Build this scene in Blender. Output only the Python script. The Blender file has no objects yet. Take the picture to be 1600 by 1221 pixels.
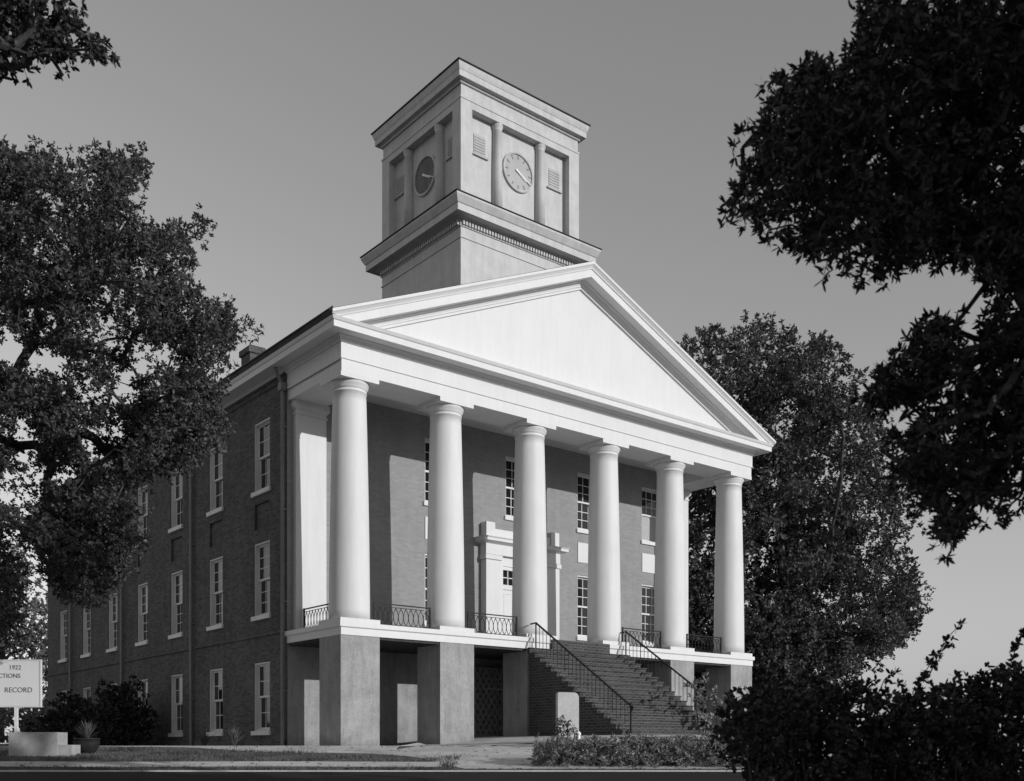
import bpy, math, random
import numpy as np
from mathutils import Vector, Matrix
R = math.radians
scene = bpy.context.scene
COL = scene.collection

# ------------------------------------------------------------------ camera
F_PX, CX, YH = 1620.0, 800.0, 1167.0           # focal length, centre and horizon in photo pixels (1600 x 1221)
TH = math.atan(2000 / 1620.0)
D0, L0, EZ = 27.84, -267 / 1620.0 * 27.84, -0.02
FD = np.array([math.cos(TH), math.sin(TH)])
RD = np.array([math.sin(TH), -math.cos(TH)])
CAM = -(D0 * FD + L0 * RD)
cd = bpy.data.cameras.new('camera')
cam = bpy.data.objects.new('camera', cd)
COL.objects.link(cam)
cam.location = (CAM[0], CAM[1], EZ)
cam.rotation_euler = (R(90), 0, -math.atan2(FD[0], FD[1]))
cd.sensor_fit = 'HORIZONTAL'
cd.sensor_width = 36
cd.lens = F_PX / 1600 * 36
cd.shift_x = 0.0
cd.shift_y = (YH - 610.5) / 1600
cd.clip_start = 0.1
cd.clip_end = 6000
cd.dof.use_dof = True
cd.dof.focus_distance = 32
cd.dof.aperture_fstop = 2.2
scene.camera = cam

# ------------------------------------------------------------------ light
SUN_AZ = math.atan2(0.33, -1.0)                # from the front right of the portico, low
SUN_EL = R(16.4)
world = bpy.data.worlds.new("World")
scene.world = world
world.use_nodes = True
nt = world.node_tree
sky = nt.nodes.new('ShaderNodeTexSky')
sky.sky_type = 'NISHITA'
sky.sun_disc = False
sky.dust_density = 0.0
sky.sun_elevation = SUN_EL
sky.sun_rotation = SUN_AZ
sep = nt.nodes.new('ShaderNodeSeparateColor')
m1 = nt.nodes.new('ShaderNodeMath'); m1.operation = 'MULTIPLY'; m1.inputs[1].default_value = 0.0
m2 = nt.nodes.new('ShaderNodeMath'); m2.operation = 'MULTIPLY_ADD'; m2.inputs[1].default_value = 1.0
nt.links.new(sky.outputs[0], sep.inputs[0])
nt.links.new(sep.outputs[1], m1.inputs[0])
nt.links.new(sep.outputs[2], m2.inputs[0])
nt.links.new(m1.outputs[0], m2.inputs[2])
nt.links.new(m2.outputs[0], nt.nodes['Background'].inputs[0])   # black-and-white, blue-sensitive film
nt.nodes['Background'].inputs[1].default_value = 0.106
sl = bpy.data.lights.new('sun', 'SUN')
sl.energy = 2.8
sl.angle = R(0.5)
sl.color = (1, 1, 1)
so = bpy.data.objects.new('sun', sl)
COL.objects.link(so)
to_sun = Vector((math.sin(SUN_AZ) * math.cos(SUN_EL), math.cos(SUN_AZ) * math.cos(SUN_EL), math.sin(SUN_EL)))
so.rotation_euler = to_sun.to_track_quat('Z', 'Y').to_euler()
so.location = (0, -40, 40)
scene.view_settings.view_transform = 'Standard'
scene.view_settings.look = 'None'
scene.view_settings.exposure = 0.0
scene.view_settings.gamma = 1.0

# ------------------------------------------------------------------ materials (all grey: the photograph is black and white)
def new_mat(name):
    m = bpy.data.materials.new(name)
    m.use_nodes = True
    return m, m.node_tree, m.node_tree.nodes['Principled BSDF']

def wall_vector(t):
    """(along the wall, height) whatever way the wall faces"""
    g = t.nodes.new('ShaderNodeNewGeometry')
    tc = t.nodes.new('ShaderNodeTexCoord')
    sn = t.nodes.new('ShaderNodeSeparateXYZ'); t.links.new(g.outputs['True Normal'], sn.inputs[0])
    sp = t.nodes.new('ShaderNodeSeparateXYZ'); t.links.new(tc.outputs['Object'], sp.inputs[0])
    ab = t.nodes.new('ShaderNodeMath'); ab.operation = 'ABSOLUTE'; t.links.new(sn.outputs[0], ab.inputs[0])
    gt = t.nodes.new('ShaderNodeMath'); gt.operation = 'GREATER_THAN'; gt.inputs[1].default_value = 0.7
    t.links.new(ab.outputs[0], gt.inputs[0])
    mx = t.nodes.new('ShaderNodeMix'); mx.data_type = 'FLOAT'
    t.links.new(gt.outputs[0], mx.inputs[0]); t.links.new(sp.outputs[0], mx.inputs[2]); t.links.new(sp.outputs[1], mx.inputs[3])
    az = t.nodes.new('ShaderNodeMath'); az.operation = 'ABSOLUTE'; t.links.new(sn.outputs[2], az.inputs[0])
    gz = t.nodes.new('ShaderNodeMath'); gz.operation = 'GREATER_THAN'; gz.inputs[1].default_value = 0.7
    t.links.new(az.outputs[0], gz.inputs[0])
    mz = t.nodes.new('ShaderNodeMix'); mz.data_type = 'FLOAT'
    t.links.new(gz.outputs[0], mz.inputs[0]); t.links.new(sp.outputs[2], mz.inputs[2]); t.links.new(sp.outputs[1], mz.inputs[3])
    cb = t.nodes.new('ShaderNodeCombineXYZ')
    t.links.new(mx.outputs[0], cb.inputs[0]); t.links.new(mz.outputs[0], cb.inputs[1])
    return cb.outputs[0]

def noise(t, scale, detail=6, rough=0.6, vec=None, stretch=None):
    n = t.nodes.new('ShaderNodeTexNoise')
    n.inputs['Scale'].default_value = scale
    n.inputs['Detail'].default_value = detail
    n.inputs['Roughness'].default_value = rough
    if vec is None:
        vec = t.nodes.new('ShaderNodeTexCoord').outputs['Object']
    if stretch:
        mp = t.nodes.new('ShaderNodeMapping'); mp.inputs['Scale'].default_value = stretch
        t.links.new(vec, mp.inputs[0]); vec = mp.outputs[0]
    t.links.new(vec, n.inputs['Vector'])
    return n.outputs['Fac']

def ramp(t, fac, stops):
    r = t.nodes.new('ShaderNodeValToRGB')
    el = r.color_ramp.elements
    while len(el) < len(stops): el.new(0.5)
    for e, (p, v) in zip(el, stops):
        e.position = p; e.color = (v, v, v, 1)
    t.links.new(fac, r.inputs[0])
    return r.outputs[0]

def mult(t, a, b):
    m = t.nodes.new('ShaderNodeMix'); m.data_type = 'RGBA'; m.blend_type = 'MULTIPLY'; m.inputs[0].default_value = 1
    t.links.new(a, m.inputs[6]); t.links.new(b, m.inputs[7])
    return m.outputs[2]

def bump(t, p, height, strength, dist=0.01):
    b = t.nodes.new('ShaderNodeBump'); b.inputs['Strength'].default_value = strength; b.inputs['Distance'].default_value = dist
    t.links.new(height, b.inputs['Height']); t.links.new(b.outputs[0], p.inputs['Normal'])

def painted(name, v, var=0.08, streak=0.1, rough=0.55, scale=1.5):
    m, t, p = new_mat(name)
    a = ramp(t, noise(t, scale, 8, .65), [(0.3, v * (1 - var)), (0.62, v)])
    b = ramp(t, noise(t, 1.0, 6, .7, stretch=(5, 5, .5)), [(0.32, 1 - streak), (0.6, 1)])
    t.links.new(mult(t, a, b), p.inputs['Base Color'])
    p.inputs['Roughness'].default_value = rough
    p.inputs['Specular IOR Level'].default_value = 0.3
    bump(t, p, noise(t, 30, 4), 0.15, .006)
    return m

def brick(name, v1, v2, mortar, size=(.215, .075), ms=.011, var=.25, bstr=.5):
    m, t, p = new_mat(name)
    vec = wall_vector(t)
    b = t.nodes.new('ShaderNodeTexBrick')
    b.inputs['Color1'].default_value = (v1, v1, v1, 1); b.inputs['Color2'].default_value = (v2, v2, v2, 1)
    b.inputs['Mortar'].default_value = (mortar, mortar, mortar, 1)
    b.inputs['Scale'].default_value = 1; b.inputs['Mortar Size'].default_value = ms
    b.inputs['Brick Width'].default_value = size[0]; b.inputs['Row Height'].default_value = size[1]
    b.inputs['Mortar Smooth'].default_value = .2
    t.links.new(vec, b.inputs['Vector'])
    a = ramp(t, noise(t, .7, 8, .7), [(0.3, 1 - var), (0.65, 1)])
    c = ramp(t, noise(t, 1, 6, .7, stretch=(3, 3, .35)), [(0.35, 1 - var * .6), (0.6, 1)])
    t.links.new(mult(t, mult(t, b.outputs['Color'], a), c), p.inputs['Base Color'])
    p.inputs['Roughness'].default_value = .85
    p.inputs['Specular IOR Level'].default_value = 0.2
    iv = t.nodes.new('ShaderNodeMath'); iv.operation = 'SUBTRACT'; iv.inputs[0].default_value = 1
    t.links.new(b.outputs['Fac'], iv.inputs[1])
    bump(t, p, iv.outputs[0], bstr, .008)
    return m

def rough_mat(name, lo, hi, scale=3, rough=.9, bs=.4, detail=10, pts=(.3, .7), spec=.15):
    m, t, p = new_mat(name)
    f = noise(t, scale, detail, .7)
    g = ramp(t, noise(t, scale * 14, 4, .6), [(0.3, .82), (0.7, 1.0)])
    t.links.new(mult(t, ramp(t, f, [(pts[0], lo), (pts[1], hi)]), g), p.inputs['Base Color'])
    p.inputs['Roughness'].default_value = rough
    p.inputs['Specular IOR Level'].default_value = spec
    bump(t, p, noise(t, scale * 10, 6), bs, .02)
    return m

def stucco_mat(name):
    m, t, p = new_mat(name)
    a = ramp(t, noise(t, 1.1, 9, .68), [(0.3, .26), (0.48, .35), (0.68, .42)])
    b = ramp(t, noise(t, 1, 7, .7, stretch=(4, 4, .6)), [(0.3, .74), (0.55, 1)])
    c = ramp(t, noise(t, 22, 5, .65), [(0.3, .8), (0.6, 1)])
    tc = t.nodes.new('ShaderNodeTexCoord'); sp = t.nodes.new('ShaderNodeSeparateXYZ'); t.links.new(tc.outputs['Object'], sp.inputs[0])
    ad = t.nodes.new('ShaderNodeMath'); ad.operation = 'MULTIPLY_ADD'; ad.inputs[1].default_value = .9
    t.links.new(noise(t, 2.4, 6, .7), ad.inputs[0]); t.links.new(sp.outputs[2], ad.inputs[2])
    d = ramp(t, ad.outputs[0], [(0.42, .72), (0.78, 1)])          # splash stains with a ragged upper edge at the foot
    t.links.new(mult(t, mult(t, a, b), mult(t, c, d)), p.inputs['Base Color'])
    p.inputs['Roughness'].default_value = .9; p.inputs['Specular IOR Level'].default_value = .15
    bump(t, p, noise(t, 9, 8), .35, .02)
    return m

def leaf_mat(name, lo, hi, trans=.25, rough=.5, scale=1.2):
    m, t, p = new_mat(name)
    c = ramp(t, noise(t, scale, 5, .7), [(0.35, lo), (0.65, hi)])
    g = ramp(t, noise(t, 23, 2, .6), [(0.3, .55), (0.7, 1.0)])
    c = mult(t, c, g)
    t.links.new(c, p.inputs['Base Color'])
    p.inputs['Roughness'].default_value = rough
    p.inputs['Specular IOR Level'].default_value = .25
    tr = t.nodes.new('ShaderNodeBsdfTranslucent'); t.links.new(c, tr.inputs[0])
    mx = t.nodes.new('ShaderNodeMixShader'); mx.inputs[0].default_value = trans
    t.links.new(p.outputs[0], mx.inputs[1]); t.links.new(tr.outputs[0], mx.inputs[2])
    t.links.new(mx.outputs[0], t.nodes['Material Output'].inputs[0])
    return m

def glass_mat(name, v, rough=.06):
    m, t, p = new_mat(name)
    p.inputs['Base Color'].default_value = (v, v, v, 1)
    p.inputs['Roughness'].default_value = rough
    p.inputs['Specular IOR Level'].default_value = .5
    bump(t, p, noise(t, 2.5, 2), .12, .02)
    return m

M = dict(
    white=painted('white_paint', .72, .05, .05, scale=.8),
    column=painted('column_paint', .72, .07, .08, scale=.7),
    tower=painted('weathered_tower_paint', .56, .16, .14, scale=2.2),
    trim=painted('window_paint', .78, .12, .12),
    stucco=stucco_mat('pier_stucco'),
    portico=brick('painted_brick', .30, .35, .31, ms=.007, var=.14, bstr=.2),
    brick=brick('dark_red_brick', .075, .155, .15, var=.35),
    stairbrick=brick('stair_brick', .045, .09, .13, size=(.24, .085), ms=.016),
    sunfleck=rough_mat('sun_fleck_tone', .3, .5, 6),  # pale tone that imitates spots of sunlight in the basement
    deck=rough_mat('deck_concrete', .16, .26, 1.5, bs=.15),
    roof=rough_mat('roof_shingle', .04, .07, 4),
    iron=rough_mat('black_iron', .02, .035, 8, rough=.5, bs=.1),
    pipe=painted('lead_pipe', .24, .2, .2),
    glass=glass_mat('dark_glass', .012),
    blind=painted('blind_cloth', .45, .1, .1),
    stone=rough_mat('grey_stone', .33, .50, 2.2),
    tablet=rough_mat('pale_stone', .40, .55, 2.0),
    ground=rough_mat('pale_gravel', .42, .66, .55, bs=.5, pts=(.35, .6)),
    grass=rough_mat('dry_turf', .10, .20, .8, bs=.9, detail=14),
    blade=leaf_mat('grass_blade', .09, .2, .3, scale=.8),
    walk=rough_mat('concrete', .52, .70, .8, bs=.2),
    road=rough_mat('asphalt', .018, .032, 1.2, bs=.3),
    bark=rough_mat('bark', .04, .09, 6, bs=.8),
    leaf_oak=leaf_mat('oak_leaf', .06, .16),
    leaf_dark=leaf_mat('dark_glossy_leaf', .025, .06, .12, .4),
    leaf_far=leaf_mat('far_leaf', .06, .16, .2, scale=.35),
    leaf_pale=leaf_mat('pale_leaf', .14, .26, .3, scale=.3),
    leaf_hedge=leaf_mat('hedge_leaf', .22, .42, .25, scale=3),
    signwhite=painted('sign_paint', .84, .06, .03),
    letter=painted('sign_lettering', .20, .1, .05),
    darkdial=painted('left_clock_dial', .16, .3, .3),  # dial of the left clock, a darker tone than the front one
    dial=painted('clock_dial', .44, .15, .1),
)

# ------------------------------------------------------------------ mesh helpers
class MB:
    def __init__(s): s.v = []; s.f = []
    def add(s, vs, fs):
        o = len(s.v); s.v += [tuple(p) for p in vs]; s.f += [tuple(i + o for i in f) for f in fs]; return s
    def quad(s, a, b, c, d): return s.add([a, b, c, d], [(0, 1, 2, 3)])
    def box(s, x0, x1, y0, y1, z0, z1):
        return s.add([(x0, y0, z0), (x1, y0, z0), (x1, y1, z0), (x0, y1, z0), (x0, y0, z1), (x1, y0, z1), (x1, y1, z1), (x0, y1, z1)],
                     [(0, 3, 2, 1), (4, 5, 6, 7), (0, 1, 5, 4), (1, 2, 6, 5), (2, 3, 7, 6), (3, 0, 4, 7)])
    def lathe(s, cx, cy, prof, n=40):
        vs = []; fs = []
        for r, z in prof:
            for k in range(n):
                a = 2 * math.pi * k / n; vs.append((cx + r * math.cos(a), cy + r * math.sin(a), z))
        for i in range(len(prof) - 1):
            for k in range(n):
                k2 = (k + 1) % n
                fs.append((i * n + k, i * n + k2, (i + 1) * n + k2, (i + 1) * n + k))
        fs.append(tuple(range(n - 1, -1, -1))); fs.append(tuple((len(prof) - 1) * n + k for k in range(n)))
        return s.add(vs, fs)
    def tube(s, pts, rads, n=6, cap=True):
        pts = [Vector(p) for p in pts]; vs = []; fs = []
        for i, p in enumerate(pts):
            d = (pts[min(i + 1, len(pts) - 1)] - pts[max(i - 1, 0)])
            if d.length < 1e-9: d = Vector((0, 0, 1))
            d.normalize()
            a = d.cross(Vector((0, 0, 1)) if abs(d.z) < .9 else Vector((1, 0, 0))).normalized(); b = d.cross(a)
            r = rads[i] if hasattr(rads, '__len__') else rads
            for k in range(n):
                t = 2 * math.pi * k / n; vs.append(p + a * (r * math.cos(t)) + b * (r * math.sin(t)))
        for i in range(len(pts) - 1):
            for k in range(n):
                k2 = (k + 1) % n; fs.append((i * n + k, i * n + k2, (i + 1) * n + k2, (i + 1) * n + k))
        if cap:
            fs.append(tuple(range(n - 1, -1, -1))); fs.append(tuple((len(pts) - 1) * n + k for k in range(n)))
        return s.add(vs, fs)
    def bar(s, a, b, w, h=None):
        """square bar from a to b"""
        h = h or w
        a = Vector(a); b = Vector(b); d = (b - a).normalized()
        u = d.cross(Vector((0, 0, 1)) if abs(d.z) < .95 else Vector((1, 0, 0))).normalized() * (w / 2); v = d.cross(u).normalized() * (h / 2)
        vs = [a - u - v, a + u - v, a + u + v, a - u + v, b - u - v, b + u - v, b + u + v, b - u + v]
        return s.add(vs, [(0, 3, 2, 1), (4, 5, 6, 7), (0, 1, 5, 4), (1, 2, 6, 5), (2, 3, 7, 6), (3, 0, 4, 7)])
    def mould(s, x0, x1, y0, y1, prof, sides='NESW'):
        """mitred moulding round a rectangle; prof = [(projection, z)] from the bottom up"""
        def ring(o): return [(x0 - o, y0 - o), (x1 + o, y0 - o), (x1 + o, y1 + o), (x0 - o, y1 + o)]
        for (o1, z1), (o2, z2) in zip(prof[:-1], prof[1:]):
            a = ring(o1); b = ring(o2)
            for i, c in enumerate('SENW'):
                if c not in sides: continue
                j = (i + 1) % 4
                s.quad((*a[i], z1), (*a[j], z1), (*b[j], z2), (*b[i], z2))
        return s
    def prism(s, poly, axis, a, b):
        """polygon in the two other axes, extruded along axis"""
        def P(u, v, w): return {'x': (w, u, v), 'y': (u, w, v), 'z': (u, v, w)}[axis]
        n = len(poly)
        vs = [P(u, v, a) for u, v in poly] + [P(u, v, b) for u, v in poly]
        fs = [tuple(range(n)), tuple(range(2 * n - 1, n - 1, -1))] + [(i, (i + 1) % n, (i + 1) % n + n, i + n) for i in range(n)]
        return s.add(vs, fs)
    def build(s, name, mat, parent=None, smooth=False, fix=True):
        me = bpy.data.meshes.new(name)
        me.from_pydata(s.v, [], s.f)
        if fix:
            import bmesh
            bm = bmesh.new(); bm.from_mesh(me); bmesh.ops.recalc_face_normals(bm, faces=bm.faces); bm.to_mesh(me); bm.free()
        if smooth:
            for p in me.polygons: p.use_smooth = len(p.vertices) == 4
        me.update()
        return link(name, me, mat, parent)

def link(name, me, mat, parent=None):
    o = bpy.data.objects.new(name, me)
    if mat is not None and not me.materials: me.materials.append(M[mat] if isinstance(mat, str) else mat)
    COL.objects.link(o)
    if parent is not None: o.parent = parent
    return o

def thing(name, label, cat, loc=(0, 0, 0), group=None):
    o = bpy.data.objects.new(name, None); COL.objects.link(o)
    o.location = loc; o.empty_display_size = .3
    return tag(o, label, cat, group)

def tag(o, label=None, cat=None, group=None, kind=None):
    if label: o['label'] = label
    if cat: o['category'] = cat
    if group: o['group'] = group
    if kind: o['kind'] = kind
    return o

def copy_part(o, parent, loc, rot=None):
    """a part and its sub-parts, sharing mesh data"""
    c = o.copy(); COL.objects.link(c); c.parent = parent; c.location = loc
    if rot is not None: c.rotation_euler = (0, 0, rot)
    for ch in o.children:
        d = ch.copy(); COL.objects.link(d); d.parent = c
    return c

def at(u, v, D):
    """point seen at photo pixel (u, v) at depth D"""
    p = CAM + D * FD + (u - CX) / F_PX * D * RD
    return np.array([p[0], p[1], EZ + (YH - v) / F_PX * D])

def sst(a, b, x):
    t = np.clip((x - a) / (b - a), 0, 1); return t * t * (3 - 2 * t)

def zg(x, y):
    D = (x - CAM[0]) * FD[0] + (y - CAM[1]) * FD[1]
    z = np.where(D > 27.5, 0.0, np.where(D > 21.2, -.085 * (27.5 - D), -.5355 - .05 * (21.2 - D)))
    z = np.maximum(z, -1.62)
    return z + .30 * sst(2.2, 6.6, np.asarray(x, float)) * sst(25.2, 28.4, D)

# ------------------------------------------------------------------ ground
def dl(D, l):
    p = CAM + D * FD + l * RD; return float(p[0]), float(p[1])

def ground_sheet(name, Ds, ls, mat, lift, wob=None):
    vs = []; fs = []
    for i, D in enumerate(Ds):
        for l in ls:
            x, y = dl(D + (wob(l, i) if wob else 0), l); vs.append((x, y, float(zg(x, y)) + lift))
    n = len(ls)
    for i in range(len(Ds) - 1):
        for j in range(n - 1): fs.append((i * n + j, i * n + j + 1, (i + 1) * n + j + 1, (i + 1) * n + j))
    me = bpy.data.meshes.new(name); me.from_pydata(vs, [], fs)
    for p in me.polygons: p.use_smooth = True
    return tag(link(name, me, mat), kind='structure')

fineD = list(np.arange(-8, 40.01, .5)) + [45, 60, 90, 150, 400, 1500]
fineL = [-1500, -400, -150, -80, -50] + list(np.arange(-36, 36.1, .75)) + [50, 80, 150, 400, 1500]
fineD = [-1500, -400, -100, -40, -20] + fineD
ground_sheet('ground', fineD, fineL, 'grass', 0)
ls = list(np.arange(-40, 40.1, .5))
# pale gravel court in front of the portico, narrowing along the side wall
def court():
    vs = []; fs = []; n = 26
    L = list(np.arange(-26, 16.1, .5))
    for l in L:
        if l < -2.5:
            k = min(1, (-2.5 - l) / 9.0); far = 27.6 + k * 13; near = 24.6 + k * 3.2 + .25 * math.sin(l * 1.3)
        else:
            far = 33 + max(0, l) * .6; near = 21.75
            k = np.clip((l + 2.5) / 1.6, 0, 1); near = 24.6 + (21.75 - 24.6) * (k * k * (3 - 2 * k))
        for i in range(n):
            D = near + (far - near) * i / (n - 1); x, y = dl(D, l); vs.append((x, y, float(zg(x, y)) + .006))
    for a in range(len(L) - 1):
        for i in range(n - 1): fs.append((a * n + i, (a + 1) * n + i, (a + 1) * n + i + 1, a * n + i + 1))
    me = bpy.data.meshes.new('gravel_court'); me.from_pydata(vs, [], fs)
    return tag(link('gravel_court', me, 'ground'), kind='structure')
court()
ground_sheet('footpath', np.linspace(22.1, 23.2, 5), list(np.arange(-26, -1.2, .5)), 'walk', .012,
             lambda l, i: .05 * (l + 2.5) * -.06 + .06 * math.sin(l * .9))
kb = MB()
for a, b in zip(ls[:-1], ls[1:]):
    pa = dl(21.2, a); pb = dl(21.2, b); qa = dl(21.42, a); qb = dl(21.42, b)
    z = float(zg(*pa)); z2 = float(zg(*pb)); t1 = .03; t0 = -.16
    kb.add([(*pa, z + t0), (*pb, z2 + t0), (*qb, z2 + t0 + .1), (*qa, z + t0 + .1), (*pa, z + t1), (*pb, z2 + t1), (*qb, z2 + t1), (*qa, z + t1)],
           [(4, 5, 6, 7), (0, 1, 5, 4), (3, 7, 6, 2)])
tag(kb.build('kerb', 'walk', fix=False), kind='structure')
ground_sheet('road', list(np.linspace(21.19, 13.0, 18)), ls, 'road', .005)

gl = rng0 = np.random.default_rng(3)
def turf():
    n = 26000
    l = gl.uniform(-15, -1.2, n); D = 21.5 + 5.2 * gl.random(n) ** 1.2
    kk = np.clip((-2.5 - l) / 9, 0, 1); near = 24.5 + kk * 3.2
    ok = (D < near) & ((D < 22.0) | (D > 23.25) | (l > -1.6)); l = l[ok]; D = D[ok]; n = len(l)
    p = CAM + D[:, None] * FD + l[:, None] * RD; z = zg(p[:, 0], p[:, 1])
    h = gl.uniform(.025, .075, n) * (1 + .8 * np.sin(l * 2.1) * np.sin(D * 3.3)); a = gl.uniform(0, 6.283, n)
    dx = np.stack([np.cos(a), np.sin(a)], 1) * .012; ln = np.stack([np.cos(a * 3.1), np.sin(a * 2.3)], 1) * (h * .5)[:, None]
    v = np.empty((n, 3, 3)); v[:, 0, :2] = p - dx; v[:, 1, :2] = p + dx; v[:, 2, :2] = p + ln
    v[:, 0, 2] = z - .005; v[:, 1, 2] = z - .005; v[:, 2, 2] = z + h
    me = bpy.data.meshes.new('grass'); me.from_pydata(v.reshape(-1, 3).tolist(), [], np.arange(n * 3).reshape(-1, 3).tolist())
    tag(link('grass', me, 'blade'), 'short dry grass on the verge left of the gravel court', 'grass', kind='stuff')
turf()

# ------------------------------------------------------------------ courthouse
BX, BY = 17.5, 28.0                            # footprint
WY = 3.15                                      # portico wall
ch = thing('courthouse', 'brick courthouse with six white columns, a blank pediment and a square clock tower', 'courthouse')

def wall_skin(mb, P, u0, u1, v0, v1, holes):
    """P(u, v, d): point on the wall, d = depth inwards; holes = (u0, u1, v0, v1, depth, closed)"""
    us = sorted({u0, u1, *[h[0] for h in holes], *[h[1] for h in holes]})
    vs = sorted({v0, v1, *[h[2] for h in holes], *[h[3] for h in holes]})
    for a, b in zip(us[:-1], us[1:]):
        for c, d in zip(vs[:-1], vs[1:]):
            mu, mv = (a + b) / 2, (c + d) / 2
            if any(h[0] < mu < h[1] and h[2] < mv < h[3] for h in holes): continue
            mb.quad(P(a, c, 0), P(b, c, 0), P(b, d, 0), P(a, d, 0))
    for a, b, c, d, dep, closed in holes:
        mb.quad(P(a, c, 0), P(a, d, 0), P(a, d, dep), P(a, c, dep)); mb.quad(P(b, c, 0), P(b, d, 0), P(b, d, dep), P(b, c, dep))
        mb.quad(P(a, c, 0), P(b, c, 0), P(b, c, dep), P(a, c, dep)); mb.quad(P(a, d, 0), P(b, d, 0), P(b, d, dep), P(a, d, dep))
        if closed: mb.quad(P(a, c, dep), P(b, c, dep), P(b, d, dep), P(a, d, dep))

WIN_Y = [4.82 + 3.44 * k for k in range(7)]    # side windows
WW = 1.12
FLOORS = [(.46, 2.55), (3.98, 6.22), (7.80, 9.92)]
holes = []
for y in WIN_Y:
    for z0, z1 in FLOORS: holes.append((y - WW / 2, y + WW / 2, z0, z1, .32, True))
    holes.append((y - .5, y + .5, 6.62, 7.42, .07, True))
sw = MB()
wall_skin(sw, lambda u, v, d: (d, u, v), WY, BY, -.6, 10.95, holes)
sw.quad((0, BY, -.6), (BX, BY, -.6), (BX, BY, 10.95), (0, BY, 10.95))
sw.quad((BX, WY, -.6), (BX, BY, -.6), (BX, BY, 10.95), (BX, WY, 10.95))
sw.build('brick_wall', 'brick', ch, fix=False)
bc = MB()
for a, b in [(WY + .12, 9.95), (10.3, 17.05), (17.4, 23.9), (24.2, BY)]:
    bc.box(-.045, .05, a, b, 3.33, 3.43)
bc.build('belt_course', 'brick', ch)
wt = MB()
wt.box(-.06, .05, WY + .12, 9.95, -.6, .16); wt.box(-.06, .05, 10.3, 17.05, -.6, .16); wt.box(-.06, .05, 17.4, 23.9, -.6, .16); wt.box(-.06, .05, 24.2, BY, -.6, .16)
wt.build('water_table', 'brick', ch)

# portico wall (upper two storeys) and basement wall behind the piers
FX = [2.08, 5.41, 8.74, 12.07, 15.40]
fh = []
for x in FX:
    fh.append((x - WW / 2, x + WW / 2, 7.86, 9.92, .3, True))
    if x != 8.74: fh.append((x - WW / 2, x + WW / 2, 3.96, 6.2, .3, True))
fw = MB()
wall_skin(fw, lambda u, v, d: (u, WY + d, v), 0, BX, 3.0, 10.9, fh)
fw.build('portico_wall', 'portico', ch, fix=False)
bw = MB()
wall_skin(bw, lambda u, v, d: (u, WY + .02 + d, v), 0.02, BX, -.6, 2.99, [(6.9, 10.6, -.5, 2.3, .6, True)])
bw.build('basement_wall', 'stucco', ch, fix=False)

# windows: built once, copied
def make_window(h, rows, blind=0):
    w = WW
    f = MB()
    f.box(-w / 2, -w / 2 + .035, .03, .28, 0, h); f.box(w / 2 - .035, w / 2, .03, .28, 0, h)
    f.box(-w / 2 + .035, w / 2 - .035, .03, .28, h - .05, h); f.box(-w / 2 + .035, w / 2 - .035, .08, .28, 0, .05)
    iw = w / 2 - .035; mid = h * .5
    for (a, b, y) in ((mid - .02, h - .05, .15), (.05, mid + .03, .20)):
        f.box(-iw, -iw + .055, y, y + .045, a, b); f.box(iw - .055, iw, y, y + .045, a, b)
        f.box(-iw + .055, iw - .055, y, y + .045, b - .055, b); f.box(-iw + .055, iw - .055, y, y + .045, a, a + .06)
        x0, x1 = -iw + .055, iw - .055
        for k in (1, 2):
            x = x0 + (x1 - x0) * k / 3; f.box(x - .012, x + .012, y + .008, y + .036, a + .06, b - .055)
        for k in range(1, rows):
            z = a + .06 + (b - .055 - a - .06) * k / rows; f.box(x0, x1, y + .012, y + .033, z - .012, z + .012)
    o = f.build('window', 'trim', ch)
    g = MB(); g.box(-iw + .05, iw - .05, .165, .17, mid, h - .1); g.box(-iw + .05, iw - .05, .218, .222, .1, mid)
    g.build('pane', 'glass', o)
    s = MB(); s.box(-w / 2 - .07, w / 2 + .07, -.07, .12, -.13, 0.0)
    s.build('sill', 'trim', o)
    if blind:
        b = MB(); b.box(-iw + .05, iw - .05, .205, .215, blind, h - .1)
        b.build('blind', 'blind', o)
    return o

first = {}
for k, (z0, z1) in enumerate(FLOORS):
    for i, y in enumerate(WIN_Y):
        if i == 0:
            first[k] = make_window(z1 - z0, 3 if k == 1 else 2)
            first[k].location = (0, y, z0); first[k].rotation_euler = (0, 0, R(-90))
        else:
            copy_part(first[k], ch, (0, y, z0), R(-90))
up = make_window(9.92 - 7.86, 3); lo = make_window(6.2 - 3.96, 3)
for i, x in enumerate(FX):
    if i == 0:
        up.location = (x, WY, 7.86); lo.location = (x, WY, 3.96); continue
    if i == 4:
        w = make_window(9.92 - 7.86, 3, .12); w.location = (x, WY, 7.86); w['label'] = 'window with its pale blind drawn'
    else: copy_part(up, ch, (x, WY, 7.86), 0)
    if x != 8.74: copy_part(lo, ch, (x, WY, 3.96), 0)
for x in FX:
    if x == 8.74: continue
    p = MB(); p.box(x - .56, x + .56, WY - .03, WY + .05, 6.66, 7.38)
    p.build('panel', 'white', ch)

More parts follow.
